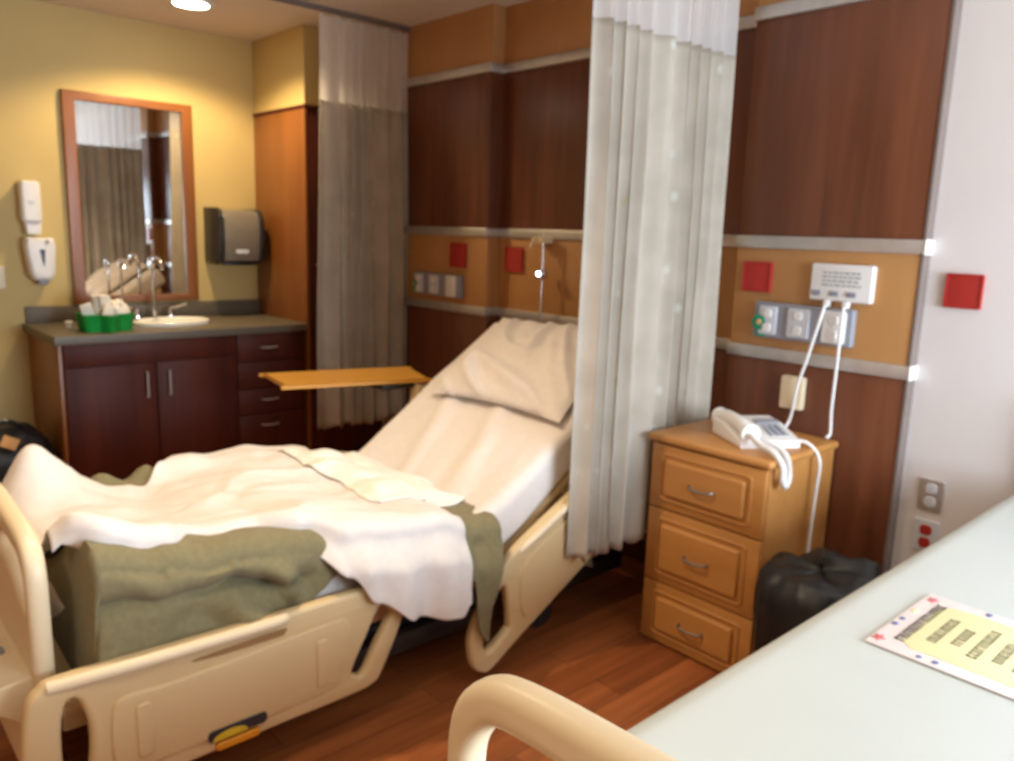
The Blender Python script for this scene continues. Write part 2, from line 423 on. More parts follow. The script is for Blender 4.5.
# ------------------------------------------------------------------ oak nightstand with telephone
NX0, NX1, NY0, NY1, NH = -1.668, -1.205, 2.225, 2.672, .776
t = thing('nightstand', 'oak nightstand with three drawers beside the white curtain', 'nightstand', ((NX0 + NX1) / 2, (NY0 + NY1) / 2, 0))
obj('carcass', bx(NX0 + .006, NX1 - .006, NY0 + .02, NY1, 0, NH - .028, .003), M['oak'], t)
obj('top', bx(NX0 - .006, NX1 + .008, NY0 - .01, NY1 + .004, NH - .028, NH, .011, 4), M['oak'], t)
for z0, z1 in ((.513, .742), (.240, .507), (.010, .234)):
    d = obj('drawer', bx(NX0 + .010, NX1 - .010, NY0 + .002, NY0 + .021, z0, z1, .004, 2), M['oak'], t)
    # raised, bevelled field with a routed surround
    xa, xb, za, zb = NX0 + .075, NX1 - .075, z0 + .05, z1 - .05
    bm = plate([rrect(xa, xb, za, zb, .012)], .022, .009, planeY(NY0 - .001))
    obj('raised_field', bm, M['oak'], d)
    bm = plate([rrect(xa - .022, xb + .022, za - .022, zb + .022, .016), rrect(xa - .012, xb + .012, za - .012, zb + .012, .014)], .012, .004, planeY(NY0 + .002))
    obj('routed_moulding', bm, M['oak'], d)
    zc = (z0 + z1) / 2; xc = (NX0 + NX1) / 2
    bm = BM(); tube(bm, [(xc - .047, NY0 - .008, zc), (xc - .04, NY0 - .028, zc - .003), (xc, NY0 - .034, zc - .006), (xc + .04, NY0 - .028, zc - .003), (xc + .047, NY0 - .008, zc)], .0048, 8, smooth=5)
    obj('handle', bm, M['nickel'], d)

# desk telephone
PH = Matrix.Translation((-1.385, 2.435, NH)) @ Matrix.Rotation(rad(58), 4, 'Z')
def put(bm, m): bmesh.ops.transform(bm, matrix=m, verts=bm.verts); return bm
t = thing('telephone', 'white desk telephone lying on the oak nightstand', 'telephone', (-1.425, 2.42, NH))
bm = BM()
pr = [(-.11, 0), (.11, 0), (.11, .025), (-.02, .055), (-.11, .06)]
bm = plate([[(a, b) for a, b in pr]], .22, .008, Matrix(((0, 0, 1, 0), (-1, 0, 0, 0), (0, 1, 0, 0), (0, 0, 0, 1))))
obj('base', put(bm, PH), M['whitep'], t)
bm = BM(); tube(bm, [(-.078, -.118, .050), (-.078, -.09, .052), (-.078, -.05, .066), (-.078, .05, .070), (-.078, .09, .060), (-.078, .118, .055)], lambda u: .024 + .010 * (abs(2 * u - 1) ** 3), 14, smooth=6)
hs = obj('handset', put(bm, PH), M['whitep'], t)
bm = BM()
tilt = Matrix.Translation((.045, -.03, .044)) @ Matrix.Rotation(rad(13), 4, 'X')
for i in range(3):
    for j in range(4):
        b2 = bx(-.031 + i * .024, -.013 + i * .024, -.05 + j * .020, -.036 + j * .020, 0, .007, .002); merge(bm, b2, tilt)
obj('keypad', put(bm, PH), M['greyp'], t, smooth=0)
bm = BM(); merge(bm, bx(-.04, .045, .038, .072, 0, .006, .002), tilt); obj('display', put(bm, PH), M['greyp'], t)
# coiled handset cord looping over the front edge
bm = BM(); path = catmull([(-1.318, 2.295, .825), (-1.27, 2.276, .806), (-1.215, 2.262, .795), (-1.182, 2.26, .76), (-1.178, 2.262, .715), (-1.177, 2.28, .695), (-1.179, 2.298, .725), (-1.20, 2.305, .786), (-1.27, 2.325, .80), (-1.32, 2.345, .80)], 24)
coil = []
n = len(path)
for i in range(n - 1):
    d = (path[i + 1] - path[i]).normalized(); a = d.cross(Vector((.3, .2, 1))).normalized(); b_ = d.cross(a)
    for k in range(3):
        f = i + k / 3; ph = f * 2.2
        coil.append(path[i].lerp(path[i + 1], k / 3) + (a * cos(ph) + b_ * sin(ph)) * .0085)
obj('coil_cord', tube(BM(), coil, .0036, 6), M['whitep'], t, smooth=80)
cord('telephone_cable', 'white cable from the telephone hanging down the side of the nightstand',
     [(-1.31, 2.45, NH + .03), (-1.26, 2.47, NH + .022), (-1.215, 2.49, NH + .012), (-1.180, 2.50, NH - .04), (-1.182, 2.50, .62), (-1.186, 2.50, .45), (-1.188, 2.51, .30), (-1.18, 2.55, .06)], .0062)

# black-lined waste bin between the nightstand and the bare bed
t = thing('waste_bin', 'black bag lined waste bin between the nightstand and the bare bed', 'waste bin', (-1.02, 2.25, 0))
obj('bucket', lathe(BM(), [(0, 0), (.115, 0), (.125, .02), (.15, .40), (.155, .42), (.145, .42), (.12, .03), (0, .03)], (-1.02, 2.25, 0), 28), M['black'], t)
bm = BM()
def binbag(u, v):
    a = 2 * pi * u
    prof = [(.150, .10), (.172, .22), (.182, .36), (.170, .445), (.145, .478), (.11, .490), (.065, .482), (.001, .475)]
    k = v * (len(prof) - 1); i = min(int(k), len(prof) - 2); f = k - i
    r = prof[i][0] * (1 - f) + prof[i + 1][0] * f; z = prof[i][1] * (1 - f) + prof[i + 1][1] * f
    w = .020 * nz(3.2 * cos(a), 3.2 * sin(a), 2 * v) + .010 * nz(9 * cos(a), 9 * sin(a), 9 * v + 3)
    r += w; z += .03 * nz(1.6 * cos(a) + 5, 1.6 * sin(a), 2) * ss(.0, .5, v) + .035 * ss(-.3, .9, cos(a - .9)) * ss(.2, .6, v) - .01
    return (-1.02 + r * cos(a), 2.25 + r * sin(a), z)
bm = grid(72, 24, binbag); bmesh.ops.remove_doubles(bm, verts=bm.verts, dist=.0005)
obj('bag_liner', bm, M['bag'], t, smooth=60)

# ------------------------------------------------------------------ cubicle curtains and tracks
def curtain(xc, y0, y1, label, npl, seed, amp, zbot=.33, lead=.0, znet=2.09):
    t = thing('cubicle_curtain', label, 'curtain', (xc, (y0 + y1) / 2, zbot))
    def path(u, z):
        g = ss(2.6, 1.6, z)
        ph = 2 * pi * npl * (u + .035 * sin(2 * pi * (u * 1.7 + seed)) )
        A = amp * (.75 + .35 * nz(u * 6, seed, 0)) * (.72 + .28 * g)
        x = xc + A * (sin(ph) + .25 * sin(2 * ph + seed)) + .010 * nz(u * 9 + seed, z * 1.2, 2)
        y = y0 + (y1 - y0) * u + .012 * cos(ph) + .014 * nz(u * 5, z * .9, seed + 4)
        if lead: y += -lead * (1 - ss(0, .25, u)) * ss(2.3, .4, z)
        return x, y
    def fab(u, v):
        z = znet + (zbot - znet) * v; x, y = path(u, z)
        if v > .99: z += .012 * sin(2 * pi * npl * u * 1.0)
        return (x, y, z)
    def nt_(u, v):
        z = H - .035 + (znet - .004 - H + .035) * v; x, y = path(u, z); return (x, y, z)
    obj('net_top', grid(npl * 16, 14, nt_), M['net'], t, smooth=80)
    obj('fabric_drop', grid(npl * 16, 60, fab), M['curtain'], t, smooth=80, solid=.0018)
    for k in range(npl):
        u = (k + .5) / npl; x, y = path(u, H - .03)
        obj('carrier', tube(BM(), [(xc, y, H - .028), (xc, y, H - .045), (x, y, H - .06)], .003, 6), M['whitep'], t)
    return t
curtain(-3.825, 2.125, 2.672, 'tan cubicle curtain with net top hanging beside the tall cabinet', 7, .3, .033, .352, .035)
curtain(-1.712, 1.903, 2.615, 'pale cubicle curtain with net top between the unmade bed and the nightstand', 9, 1.7, .030, .358, .0, 2.10)
def track(x, y0, y1, label):
    t = thing('curtain_track', label, 'curtain track', (x, (y0 + y1) / 2, H - .028))
    bm = BM(); box(bm, x - .014, x + .014, y0, y1, H - .006, H, .001); box(bm, x - .014, x - .009, y0, y1, H - .022, H - .005, .001); box(bm, x + .009, x + .014, y0, y1, H - .022, H - .005, .001)
    obj('channel', bm, M['edge'], t); obj('end_cap', bx(x - .016, x + .016, y1 - .012, y1, H - .024, H, .003), M['edge'], t)
track(-3.825, -1.6, YP, 'grey ceiling track of the tan curtain')
track(-1.712, -1.6, YB - .03, 'grey ceiling track of the pale curtain by the nightstand')

# ------------------------------------------------------------------ hospital beds
def bed(label, xc, yf, zt, raised, rails, e=.42, fz=0.):
    """xc centre, yf footboard plane, zt mattress top"""
    dz = zt - .53; dy = yf - (.346 if raised else .37); hw = .435
    t = thing('hospital_bed', label, 'bed', (xc, yf + 1.1, 0))
    Y = lambda y: y + dy
    Z = lambda z: z + dz
    # ---- footboard: moulded panel with two hand holes, a ledge and a lower apron
    out = []
    half = [(e - .03, .09), (e, .12), (e, .60), (e - .005, .68), (e - .022, .725), (e - .06, .757), (e - .12, .771), (e - .25, .779), (0, .785)]
    R = [(xc + a, Z(b) + fz) for a, b in half]; L_ = [(xc - a, Z(b) + fz) for a, b in half[-2::-1]]
    outline = R + L_
    hole = [(.395, .60), (.40, .655), (.372, .702), (.325, .717), (.20, .722), (.16, .705), (.18, .675), (.265, .655), (.345, .618)]
    h1 = [(xc + a + e - .44, Z(b) + fz) for a, b in hole]; h2 = [(xc - a - e + .44, Z(b) + fz) for a, b in hole[::-1]]
    sm = lambda P, n: [(p.x, p.y) for p in catmull([(a, b, 0) for a, b in P], n, True)]
    bm = plate([outline[:2] + [(p.x, p.y) for p in catmull([(a, b, 0) for a, b in outline[2:-2]], 5)] + outline[-2:], sm(h1, 5), sm(h2, 5)], .046, .018, planeY(yf))
    fb = obj('footboard', bm, M['cream2'], t, smooth=50)
    # ledge with control ports
    pr = [(.012, -.05), (.012, .052), (-.065, .045), (-.082, .030), (-.082, -.012), (-.03, -.055)]
    bm = plate([[(yf - .018 + a, Z(.405) + b) for a, b in pr]], 2 * e - .03, .006, planeX(xc))
    lg = obj('ledge', bm, M['cream2'], fb)
    for sx in (-1, 1):
        for q in (.17, .23): obj('port', plate([rrect(xc + sx * q - .018, xc + sx * q + .018, yf - .066, yf - .046, .008)], .006, .002, planeZ(Z(.405) + .052)), M['greyp'], lg)
    obj('lower_panel', plate([rrect(xc - .33, xc + .33, Z(.20), Z(.36), .03)], .012, .005, planeY(yf - .026)), M['cream2'], fb)
    # ---- headboard
    yh = yf + 2.19
    bm = plate([rrect(xc - hw, xc + hw, Z(.25), Z(.40) + .40, .10, 8), rrect(xc - .30, xc - .12, Z(.62), Z(.69), .03), rrect(xc + .12, xc + .30, Z(.62), Z(.69), .03)], .04, .014, planeY(yh))
    obj('headboard', bm, M['cream2'], t, smooth=50)
    # ---- chassis
    bm = BM(); box(bm, xc - .36, xc + .36, yf + .08, yh - .06, Z(.315), Z(.345), .006)
    for sx in (-1, 1): box(bm, xc + sx * .37 - .02, xc + sx * .37 + .02, yf + .03, yh - .03, Z(.29), Z(.35), .008)
    obj('frame', bm, M['cream'], t)
    obj('sleep_deck', bx(xc - .42, xc + .42, yf + .04, Y(1.52), Z(.345), Z(.378), .008), M['cream'], t)
    bm = BM(); box(bm, xc - .26, xc + .26, yf + .25, yh - .2, .13, .20 + dz * .3, .02); box(bm, xc - .34, xc - .29, yf + .1, yh - .1, .12, .19, .012); box(bm, xc + .29, xc + .34, yf + .1, yh - .1, .12, .19, .012)
    obj('base', bm, M['dark'], t)
    for yy in (yf + .45, yh - .5):
        for sx in (-1, 1): obj('lift_arm', tube(BM(), [(xc + sx * .25, yy, .17), (xc + sx * .25, yy + .12, Z(.32))], .022, 10), M['dark'], t)
    for sx in (-1, 1):
        for yy in (yf + .14, yh - .55):
            c = obj('caster', lathe(BM(), [(0, -.018), (.052, -.018), (.06, -.01), (.06, .01), (.052, .018), (0, .018)], (xc + sx * .315, yy, .06), 24, 'X'), M['dark'], t)
            obj('fork', bx(xc + sx * .315 - .028, xc + sx * .315 + .028, yy - .03, yy + .02, .085, .122, .006), M['greyp'], c)
    # ---- mattress (profile follows the raised back)
    yb0, yb1, hy, ang = yf + (.09 if raised else .05), yf + 2.10, Y(1.60), rad(34.5)
    path = []
    Lflat = hy - yb0; Lb = (yb1 - hy) if not raised else .94
    tot = Lflat + Lb; th = .15
    def top(s):
        """point on the top surface and its tangent angle, s metres from the foot"""
        if not raised: return yb0 + s, zt, 0.
        w = .10; a0, a1 = Lflat - w, Lflat + w
        if s < a0: return yb0 + s, zt, 0.
        if s > a1:
            # after a short curved hinge
            y = hy + .0 + (s - Lflat) * cos(ang); z = zt + (s - Lflat) * sin(ang); return y, z, ang
        f = (s - a0) / (2 * w); a = ang * f
        # quadratic blend
        P0 = Vector((yb0 + a0, zt)); P1 = Vector((hy, zt)); P2 = Vector((hy + w * cos(ang), zt + w * sin(ang)))
        p = P0 * (1 - f) ** 2 + P1 * 2 * f * (1 - f) + P2 * f * f
        return p.x, p.y, a
    ns, nc = 90, 60
    prof = rrect(-hw, hw, -th, 0, .035, 5)
    # resample the cross-section evenly
    P = [Vector((a, b, 0)) for a, b in prof]; P.append(P[0])
    seg = [(P[i + 1] - P[i]).length for i in range(len(P) - 1)]; per = sum(seg)
    def at(q):
        d = q * per
        for i, l in enumerate(seg):
            if d <= l: return P[i].lerp(P[i + 1], d / l)
            d -= l
        return P[-1]
    Nq = 110
    def mat_pt(u, v):
        s = .0 + tot * u; y, z, a = top(s); p = at(v % 1.)
        x, h = p.x, p.y
        if raised:
            k = ss(-.1, 0, h)
            h += k * (.008 * nz(x * 4 + 2 * s, s * 2.2, 1) + .026 * max(0, nz((x + .35 * s) * 7, s * 1.3, 5) - .08) + .004 * nz(x * 16, s * 5, 2))
            x += .006 * nz(s * 6, h * 10, 3)
        shrink = min(1., min(s, tot - s) / .03 + .0); shrink = sqrt(max(0, 1 - (1 - shrink) ** 2))
        h = -th / 2 + (h + th / 2) * (.75 + .25 * shrink); x *= (.97 + .03 * shrink)
        return (xc + x, y - h * sin(a), z + h * cos(a))
    bm = BM()
    V = [[bm.verts.new(mat_pt(i / ns, j / Nq)) for j in range(Nq)] for i in range(ns + 1)]
    for i in range(ns):
        for j in range(Nq): bm.faces.new((V[i][j], V[i][(j + 1) % Nq], V[i + 1][(j + 1) % Nq], V[i + 1][j]))
    bm.faces.new(V[0]); bm.faces.new(V[-1][::-1])
    mt = obj('mattress', bm, M['sheet'] if raised else M['vinyl'], t, smooth=60)
    # ---- back section deck
    if raised:
        bm = BM(); b2 = bx(xc - .42, xc + .42, 0, .86, -.035, 0, .008)
        merge(bm, b2, Matrix.Translation((0, hy + th * sin(ang), zt - th * cos(ang) - .004)) @ Matrix.Rotation(ang, 4, 'X'))
        obj('back_section', bm, M['cream'], t)
    # ---- side rails
    if rails:
        fo = [(.277, .24), (.277, .36), (.289, .44), (.315, .474), (.359, .486), (.60, .480), (.86, .474), (1.10, .470), (1.155, .452), (1.20, .43), (1.248, .385), (1.235, .335), (1.204, .268), (1.165, .195), (1.14, .174), (1.08, .165), (.84, .165), (.59, .165), (.40, .168), (.31, .185)]
        hR = [(1.072, .245), (1.078, .225), (1.104, .218), (1.15, .295), (1.196, .365), (1.19, .39), (1.160, .402), (1.115, .325)]
        hL = [(.352, .27), (.352, .36), (.360, .415), (.376, .430), (.393, .411), (.408, .345), (.404, .26), (.39, .215), (.362, .22)]
        he = [(1.500, .20), (1.503, .119), (1.520, .075), (1.55, .052), (1.590, .050), (1.723, .128), (2.02, .295), (2.21, .405), (2.22, .47), (2.20, .66), (2.16, .685), (1.965, .590), (1.707, .458), (1.631, .395), (1.545, .285)]
        hh = [(1.630, .330), (1.648, .275), (1.662, .185), (1.65, .165), (1.575, .120), (1.556, .140), (1.557, .18), (1.590, .270)]
        for sx, up in ((1, 0.), (-1, .0)):
            x = xc + sx * (hw + .050)
            face = x + sx * .019
            bm = plate([sm(fo, 4), sm(hR, 4), sm(hL, 4)], .038, .014, planeX(x))
            r = obj('foot_rail', bm, M['cream'], t, smooth=50)
            if sx > 0:
                # grip bar along the top, inner field, moulded rib, brake-pedal decal
                bm = BM(); tube(bm, [(face - .010, .33, .470), (face + .004, .50, .470), (face + .006, .70, .466), (face + .004, .85, .463), (face - .012, .87, .46)], .016, 10, smooth=5)
                obj('grip_bar', bm, M['cream2'], r)
                obj('grip_slot', plate([sm([(.63, .430), (.70, .422), (.85, .418), (.868, .425), (.865, .436), (.74, .436)], 4)], .008, .002, planeX(face)), M['slot'], r)  # brown plate paints the shade of the recess under the grip bar
                obj('panel_field', plate([sm([(.46, .22), (.45, .36), (.48, .40), (.60, .395), (.99, .41), (1.045, .40), (1.06, .36), (1.03, .25), (1.01, .22), (.9, .21), (.56, .21)], 4)], .012, .005, planeX(face)), M['cream'], r)
                for ya in (.50, .955): obj('rib', plate([rrect(ya, ya + .035, .235, .37, .012)], .010, .004, planeX(face + .006)), M['cream'], r)
                dc = obj('pedal_label', plate([rrect(.660, .812, .201, .231, .012)], .006, .002, planeX(face + .007)), M['navy'], r)
                arc = [(.715 + .045 * cos(rad(k)), .203 + .02 * sin(rad(k))) for k in range(0, 181, 15)]
                obj('arrow_mark', plate([arc], .003, .0008, planeX(face + .0112)), M['yell'], dc)
                obj('release_tab', plate([rrect(.680, .792, .172, .194, .008)], .016, .005, planeX(face + .004)), M['amber'], r)
            bm = plate([sm(he, 4), sm(hh, 4)], .038, .014, Matrix.Translation((0, 0, up)) @ planeX(x))
            r2 = obj('head_rail', bm, M['cream'], t, smooth=50)
            obj('panel_field', plate([sm([(1.72, .20), (1.70, .30), (1.72, .385), (1.80, .44), (2.02, .545), (2.12, .58), (2.14, .44), (2.05, .36), (1.80, .215)], 4)], .012, .005, Matrix.Translation((0, 0, up)) @ planeX(face)), M['cream'], r2)
            if sx > 0:
                bm = BM(); tube(bm, [(face - .008, 1.70, .430), (face + .003, 1.78, .478), (face + .003, 2.0, .592), (face - .008, 2.12, .652)], .012, 8, smooth=4)
                obj('grip_bar', bm, M['cream2'], r2)
    return t, top
b1, top1 = bed('unmade hospital bed with raised back, rumpled white sheets and cream side rails', -2.265, .346, .53, True, True, .412, 0.)
def tail(u, v):
    y = 1.86 + .26 * u; z = .40 - (.17 + .05 * nz(u * 3, 1, 1)) * v
    return (-1.842 + .012 * sin(u * 14 + v) * v, y + .02 * v, z)
obj('sheet_corner', grid(30, 12, tail), M['olive'], b1, smooth=80, solid=.004)
b2, top2 = bed('bare hospital bed with pale blue green mattress and printed card on it', -.195, .525, .78, False, False, .445, -.026)

# ------------------------------------------------------------------ bedding on the unmade bed
XN, XF = -1.83, -2.70
def zm(y):
    a = .53 + max(0., (y - 1.60)) * math.tan(rad(34.5)); return a if abs(y - 1.6) > .1 else .53 + (y - 1.5) ** 2 * .70 * 1.7 / 1.2 * .5
def Tg(x, y):       # top of the olive blanket
    near = ss(-2.30, -1.92, x)
    h = zm(y) + .020 + .025 * ss(.36, .6, y) * (1 - ss(1.35, 1.6, y))
    h += near * lerpt([(.36, .13), (.43, .165), (.60, .105), (.80, .080), (1.0, .055), (1.3, .0)], y)
    h += (.045 + .025 * sin(y * 38)) * exp(-((x + 2.70) / .05) ** 2) * ss(.58, .66, y) * (1 - ss(.84, .92, y))
    h += .020 * nz(x * 4.5, y * 4.5, 3) * (1 - ss(1.2, 1.6, y))
    return h
def drape(name, mat, y0, y1, x0f, xe, top, zb, xo, nu, nv, r=.045, fold=.012, ff=16, seed=0, thick=.004, extra=None, tuck=0.):
    """cloth from x0f(y) over the near edge xe(y), down to zb(y) in the plane xo(y)"""
    def f(u, v):
        y = y0 + (y1 - y0) * u
        x_0, x_e, z_b, x_o = x0f(y), xe(y), zb(y), xo(y)
        zt_ = top(x_e - r, y)
        L1 = (x_e - r) - x_0; hang = max(0., zt_ - r - z_b); L2 = r * 1.57; tot = L1 + (L2 + hang if z_b < zt_ - .002 else 0)
        s = v * tot
        if s <= L1:
            x = x_0 + s; z = top(x, y)
            yy = y
        elif s <= L1 + L2:
            a = (s - L1) / r; x = x_e - r + r * sin(a); z = zt_ - r + r * cos(a); yy = y
        else:
            d = s - L1 - L2; k = d / max(hang, .001)
            x = x_e + (x_o - x_e) * ss(0, .10, d); z = zt_ - r - d; yy = y
            w = ss(0, .16, d)
            x += w * fold * (sin(y * ff * 2 * pi / 1.0 + 3 * nz(y * 3, z * 2, seed)) * .6 + 1.1 * nz(y * 9 + seed, z * 2.0, 1)) + .004 * nz(y * 20, z * 20, seed)
            yy += w * .02 * nz(y * 5, z * 4, seed + 8)
            if extra: x += extra(y, d)
        if tuck: z = max(z - tuck * (1 - ss(0, .022, u)), min(z, .28))
        return (x, yy, z)
    return obj(name, grid(nu, nv, f), mat, smooth=80, solid=thick)

# olive blanket: bunched at the foot, tucked down inside the rail, one tail hanging outside by the head rail
def g_top(x, y):
    h = Tg(x, y); e = 1 - ss(1.0, 1.5, y)
    h += e * .022 * max(0., ridge(x * .7, y, 3.0, 7.) - .35) + .008 * nz(x * 12, y * 12, 2)
    return h
def g_extra(y, d):
    '''a roll along the top, a deep crease under it, slanting folds lower down'''
    k = ss(.40, .48, y) * (1 - ss(.86, 1.02, y))
    dc = .060 + .030 * nz(y * 5, 1, 3) + .03 * ss(.55, .42, y)
    roll = .020 * exp(-((d - dc + .045) / .03) ** 2) - .042 * exp(-((d - dc) / .016) ** 2) * (.55 + .6 * abs(nz(y * 4, 9, 1)) + .5 * ss(.7, .9, y))
    sl = y * 1.0 - d * .9
    dia = ss(.62, .85, y) * (.034 * max(-.45, sin(sl * 40 + 2.5 * nz(y * 4, d * 4, 6))))
    dia += (1 - ss(.7, .9, y)) * (.012 * sin(y * 23 + d * 9 + 2 * nz(y * 3, d * 3, 2)) + .018 * nz(y * 7 + d * 5, d * 9, 4))
    return k * (roll + dia * ss(0, .06, d))
g_zb = lambda y: lerpt([(.36, .30), (.44, .30), (.88, .30), (.95, .45), (1.06, .52), (1.2, .5), (1.40, .42), (1.47, .40), (1.525, .20), (1.545, .17), (1.575, .31), (1.62, .47)], y)
def g_xo(y): return lerpt([(.36, -1.86), (.44, -1.808), (1.10, -1.808), (1.28, -1.80), (1.40, -1.755), (1.47, -1.738), (1.62, -1.738)], y)
def g_xe(y): return lerpt([(.385, -1.90), (.46, -1.812), (1.3, -1.815), (1.45, -1.785), (1.62, -1.775)], y)
gb = drape('blanket', M['olive'], .425, 1.62, lambda y: -2.74, g_xe, g_top, g_zb, g_xo, 220, 190, .05, .006, 7, 3., .008, g_extra, .40)
tag(gb, 'olive green blanket bunched over the foot and side of the unmade bed', 'blanket')

# white top sheet: covers the top, sags over the near edge and hangs outside the foot rail towards the head
def w_top(x, y):
    h = g_top(x, y) + .020 + .006 * ss(.4, .5, y) * (1 - ss(1.2, 1.5, y))
    h += .165 * exp(-((x + 2.64) / .09) ** 2 - ((y - .50) / .085) ** 2)          # hump over the far foot corner
    h += .030 * exp(-((x + 2.5) / .22) ** 2 - ((y - 1.12) / .20) ** 2)
    h -= .030 * exp(-((x + 2.60) / .12) ** 2 - ((y - .74) / .11) ** 2)
    c = (x + 2.2) * .55 + (y - .9) * .2
    k = 1 - .8 * ss(1.40, 1.5, y)
    h += k * (.046 * max(0., nz((x - .30 * y) * 8, y * 1.5, 6)) + .030 * max(0., ridge(x + .35 * y, y * .22, 3.0, 8.) - .35) + .012 * nz(x * 6, y * 6, 9) + .012 * max(0., ridge(x, y * .35, 4.0, 3.) - .3))
    return h
w_xe = lambda y: lerpt([(.38, -1.93), (.50, -1.86), (.62, -1.86), (.72, -1.93), (.86, -1.93), (.98, -1.86), (1.08, -1.79), (1.2, -1.77), (1.47, -1.765)], y)
w_zb = lambda y: lerpt([(.38, .735), (.48, .70), (.58, .675), (.72, .655), (.86, .63), (.98, .585), (1.06, .52), (1.13, .43), (1.25, .355), (1.38, .315), (1.43, .305), (1.465, .34)], y)
w_xo = lambda y: lerpt([(.38, -2.0), (.55, -1.83), (.95, -1.83), (1.05, -1.762), (1.12, -1.722), (1.49, -1.716)], y)
ws = drape('top_sheet', M['sheet'], .392, 1.465, lambda y: -2.765 + .15 * ss(.54, .70, y) * (1 - ss(.78, 1.0, y)), w_xe, w_top, w_zb, w_xo, 170, 150, .04, .020, 6, 5., .003)
tag(ws, 'crumpled white top sheet hanging over the rail of the unmade bed', 'sheet')

# folded cream pad on the sheet
def pad_f(u, v):
    y = 1.30 + .33 * u + .03 * nz(v * 4, 2, 5); x = -2.67 + .70 * v + .05 * nz(u * 3, v * 3, 1)
    base = max(w_top(x, y) if y < 1.48 else zm(y) + .025, zm(y) + .02)
    e = min(u, 1 - u, v * 1.3, (1 - v) * 1.3); z = base + .006 + .022 * ss(0, .20, e) + .016 * nz(x * 6, y * 6, 4) * ss(0, .15, e) + .008 * max(0., ridge(x, y, 4, 2.) - .3)
    return (x, y, z)
pd = tag(obj('draw_sheet', grid(60, 80, pad_f), M['draw'], smooth=80, solid=.006), 'folded cream pad lying across the middle of the unmade bed', 'draw sheet')

# pillow
def pillow():
    bm = BM(); bmesh.ops.create_grid(bm, x_segments=56, y_segments=44, size=1)
    top = {}
    verts = list(bm.verts)
    a_, b_ = .365, .255
    def prof(x, y):
        return max(0., (1 - abs(x) ** 2.6)) ** .5 * max(0., (1 - abs(y) ** 2.6)) ** .5
    V2 = BM(); idx = {}
    N, K = 56, 44
    for side in (1, -1):
        for i in range(N + 1):
            for j in range(K + 1):
                x = -1 + 2 * i / N; y = -1 + 2 * j / K
                edge = i in (0, N) or j in (0, K)
                if side < 0 and edge: idx[(side, i, j)] = idx[(1, i, j)]; continue
                pin = 1 - .07 * (1 - abs(y) ** 2 * 1.) * ss(.7, 1, abs(x)) - .0
                piny = 1 - .09 * (1 - abs(x) ** 2) * ss(.6, 1, abs(y))
                h = prof(x, y)
                z = side * (.058 if side > 0 else .03) * h
                if side > 0:
                    z += h * (.055 * max(0., ridge(x + .7 * y, y * .45 - .2 * x, 1.5, 4.) - .42) + .030 * max(0., nz((x + .6 * y) * 3.2, (y - .3 * x) * 1.2, 4)) + .008 * nz(x * 5, y * 5, 2))
                idx[(side, i, j)] = V2.verts.new((x * a_ * pin, y * b_ * piny, z))
        for i in range(N):
            for j in range(K):
                q = [idx[(side, i, j)], idx[(side, i + 1, j)], idx[(side, i + 1, j + 1)], idx[(side, i, j + 1)]]
                if len(set(q)) == 4: V2.faces.new(q if side > 0 else q[::-1])
    bm.free(); return V2
ang = rad(34.5)
bm = pillow()
yc = 2.145
put(bm, Matrix.Translation((-2.225, yc, .53 + (yc - 1.60) * math.tan(ang) + .042)) @ Matrix.Rotation(ang, 4, 'X') @ Matrix.Rotation(rad(2), 4, 'Z'))
tag(obj('pillow', bm, M['sheet'], smooth=80), 'white pillow with creased case leaning on the raised back of the bed', 'pillow')

# ------------------------------------------------------------------ printed card on the bare mattress
CX0, CX1, CY0, CY1, CZ = -.508, -.242, 1.316, 1.604, .782
t = thing('printed_card', 'white bordered yellow printed card lying on the bare mattress', 'card', ((CX0 + CX1) / 2, (CY0 + CY1) / 2, CZ))
obj('sheet', plate([rrect(CX0, CX1, CY0, CY1, .004)], .002, .0005, planeZ(CZ + .001)), M['card'], t)
wav = []
for k in range(64):
    a = 2 * pi * k / 64; cx, cy = cos(a), sin(a)
    sx = (abs(cx) ** .25) * (1 if cx > 0 else -1); sy = (abs(cy) ** .25) * (1 if cy > 0 else -1)
    w = 1 + .02 * sin(9 * a)
    wav.append(((CX0 + CX1) / 2 + .010 + .102 * sx * w, (CY0 + CY1) / 2 + .112 * sy * w))
obj('yellow_field', plate([wav], .0012, .0003, planeZ(CZ + .0022)), M['cardy'], t)
# lines of print run along Y, stacked along X; word-like strokes only, as the writing is not legible
def words_line(x, ya, yb_, h, mat, nm):
    bm = BM(); y = ya
    while y < yb_ - .004:
        w = rng.uniform(.006, .011)
        k = rng.randint(0, 3)
        box(bm, x - h / 2, x + h / 2, y, y + .0042, CZ + .0030, CZ + .0034)
        if k != 0: box(bm, x - h / 2, x - h / 2 + .0042, y, y + w * .8, CZ + .0030, CZ + .0034)
        if k != 1: box(bm, x + h / 2 - .0042, x + h / 2, y, y + w * .8, CZ + .0030, CZ + .0034)
        if k == 3: box(bm, x - .0015, x + .0015, y, y + w * .7, CZ + .0030, CZ + .0034)
        y += w + .003
    return obj(nm, bm, M[mat], t, smooth=0)
words_line(-.470, 1.362, 1.560, .017, 'ink', 'printed_line')
words_line(-.432, 1.40, 1.52, .016, 'ink', 'printed_line')
words_line(-.400, 1.42, 1.50, .016, 'ink', 'printed_line')
words_line(-.368, 1.395, 1.53, .016, 'ink', 'printed_line')
words_line(-.334, 1.41, 1.51, .016, 'ink', 'printed_line')
words_line(-.302, 1.40, 1.52, .016, 'ink', 'printed_line')
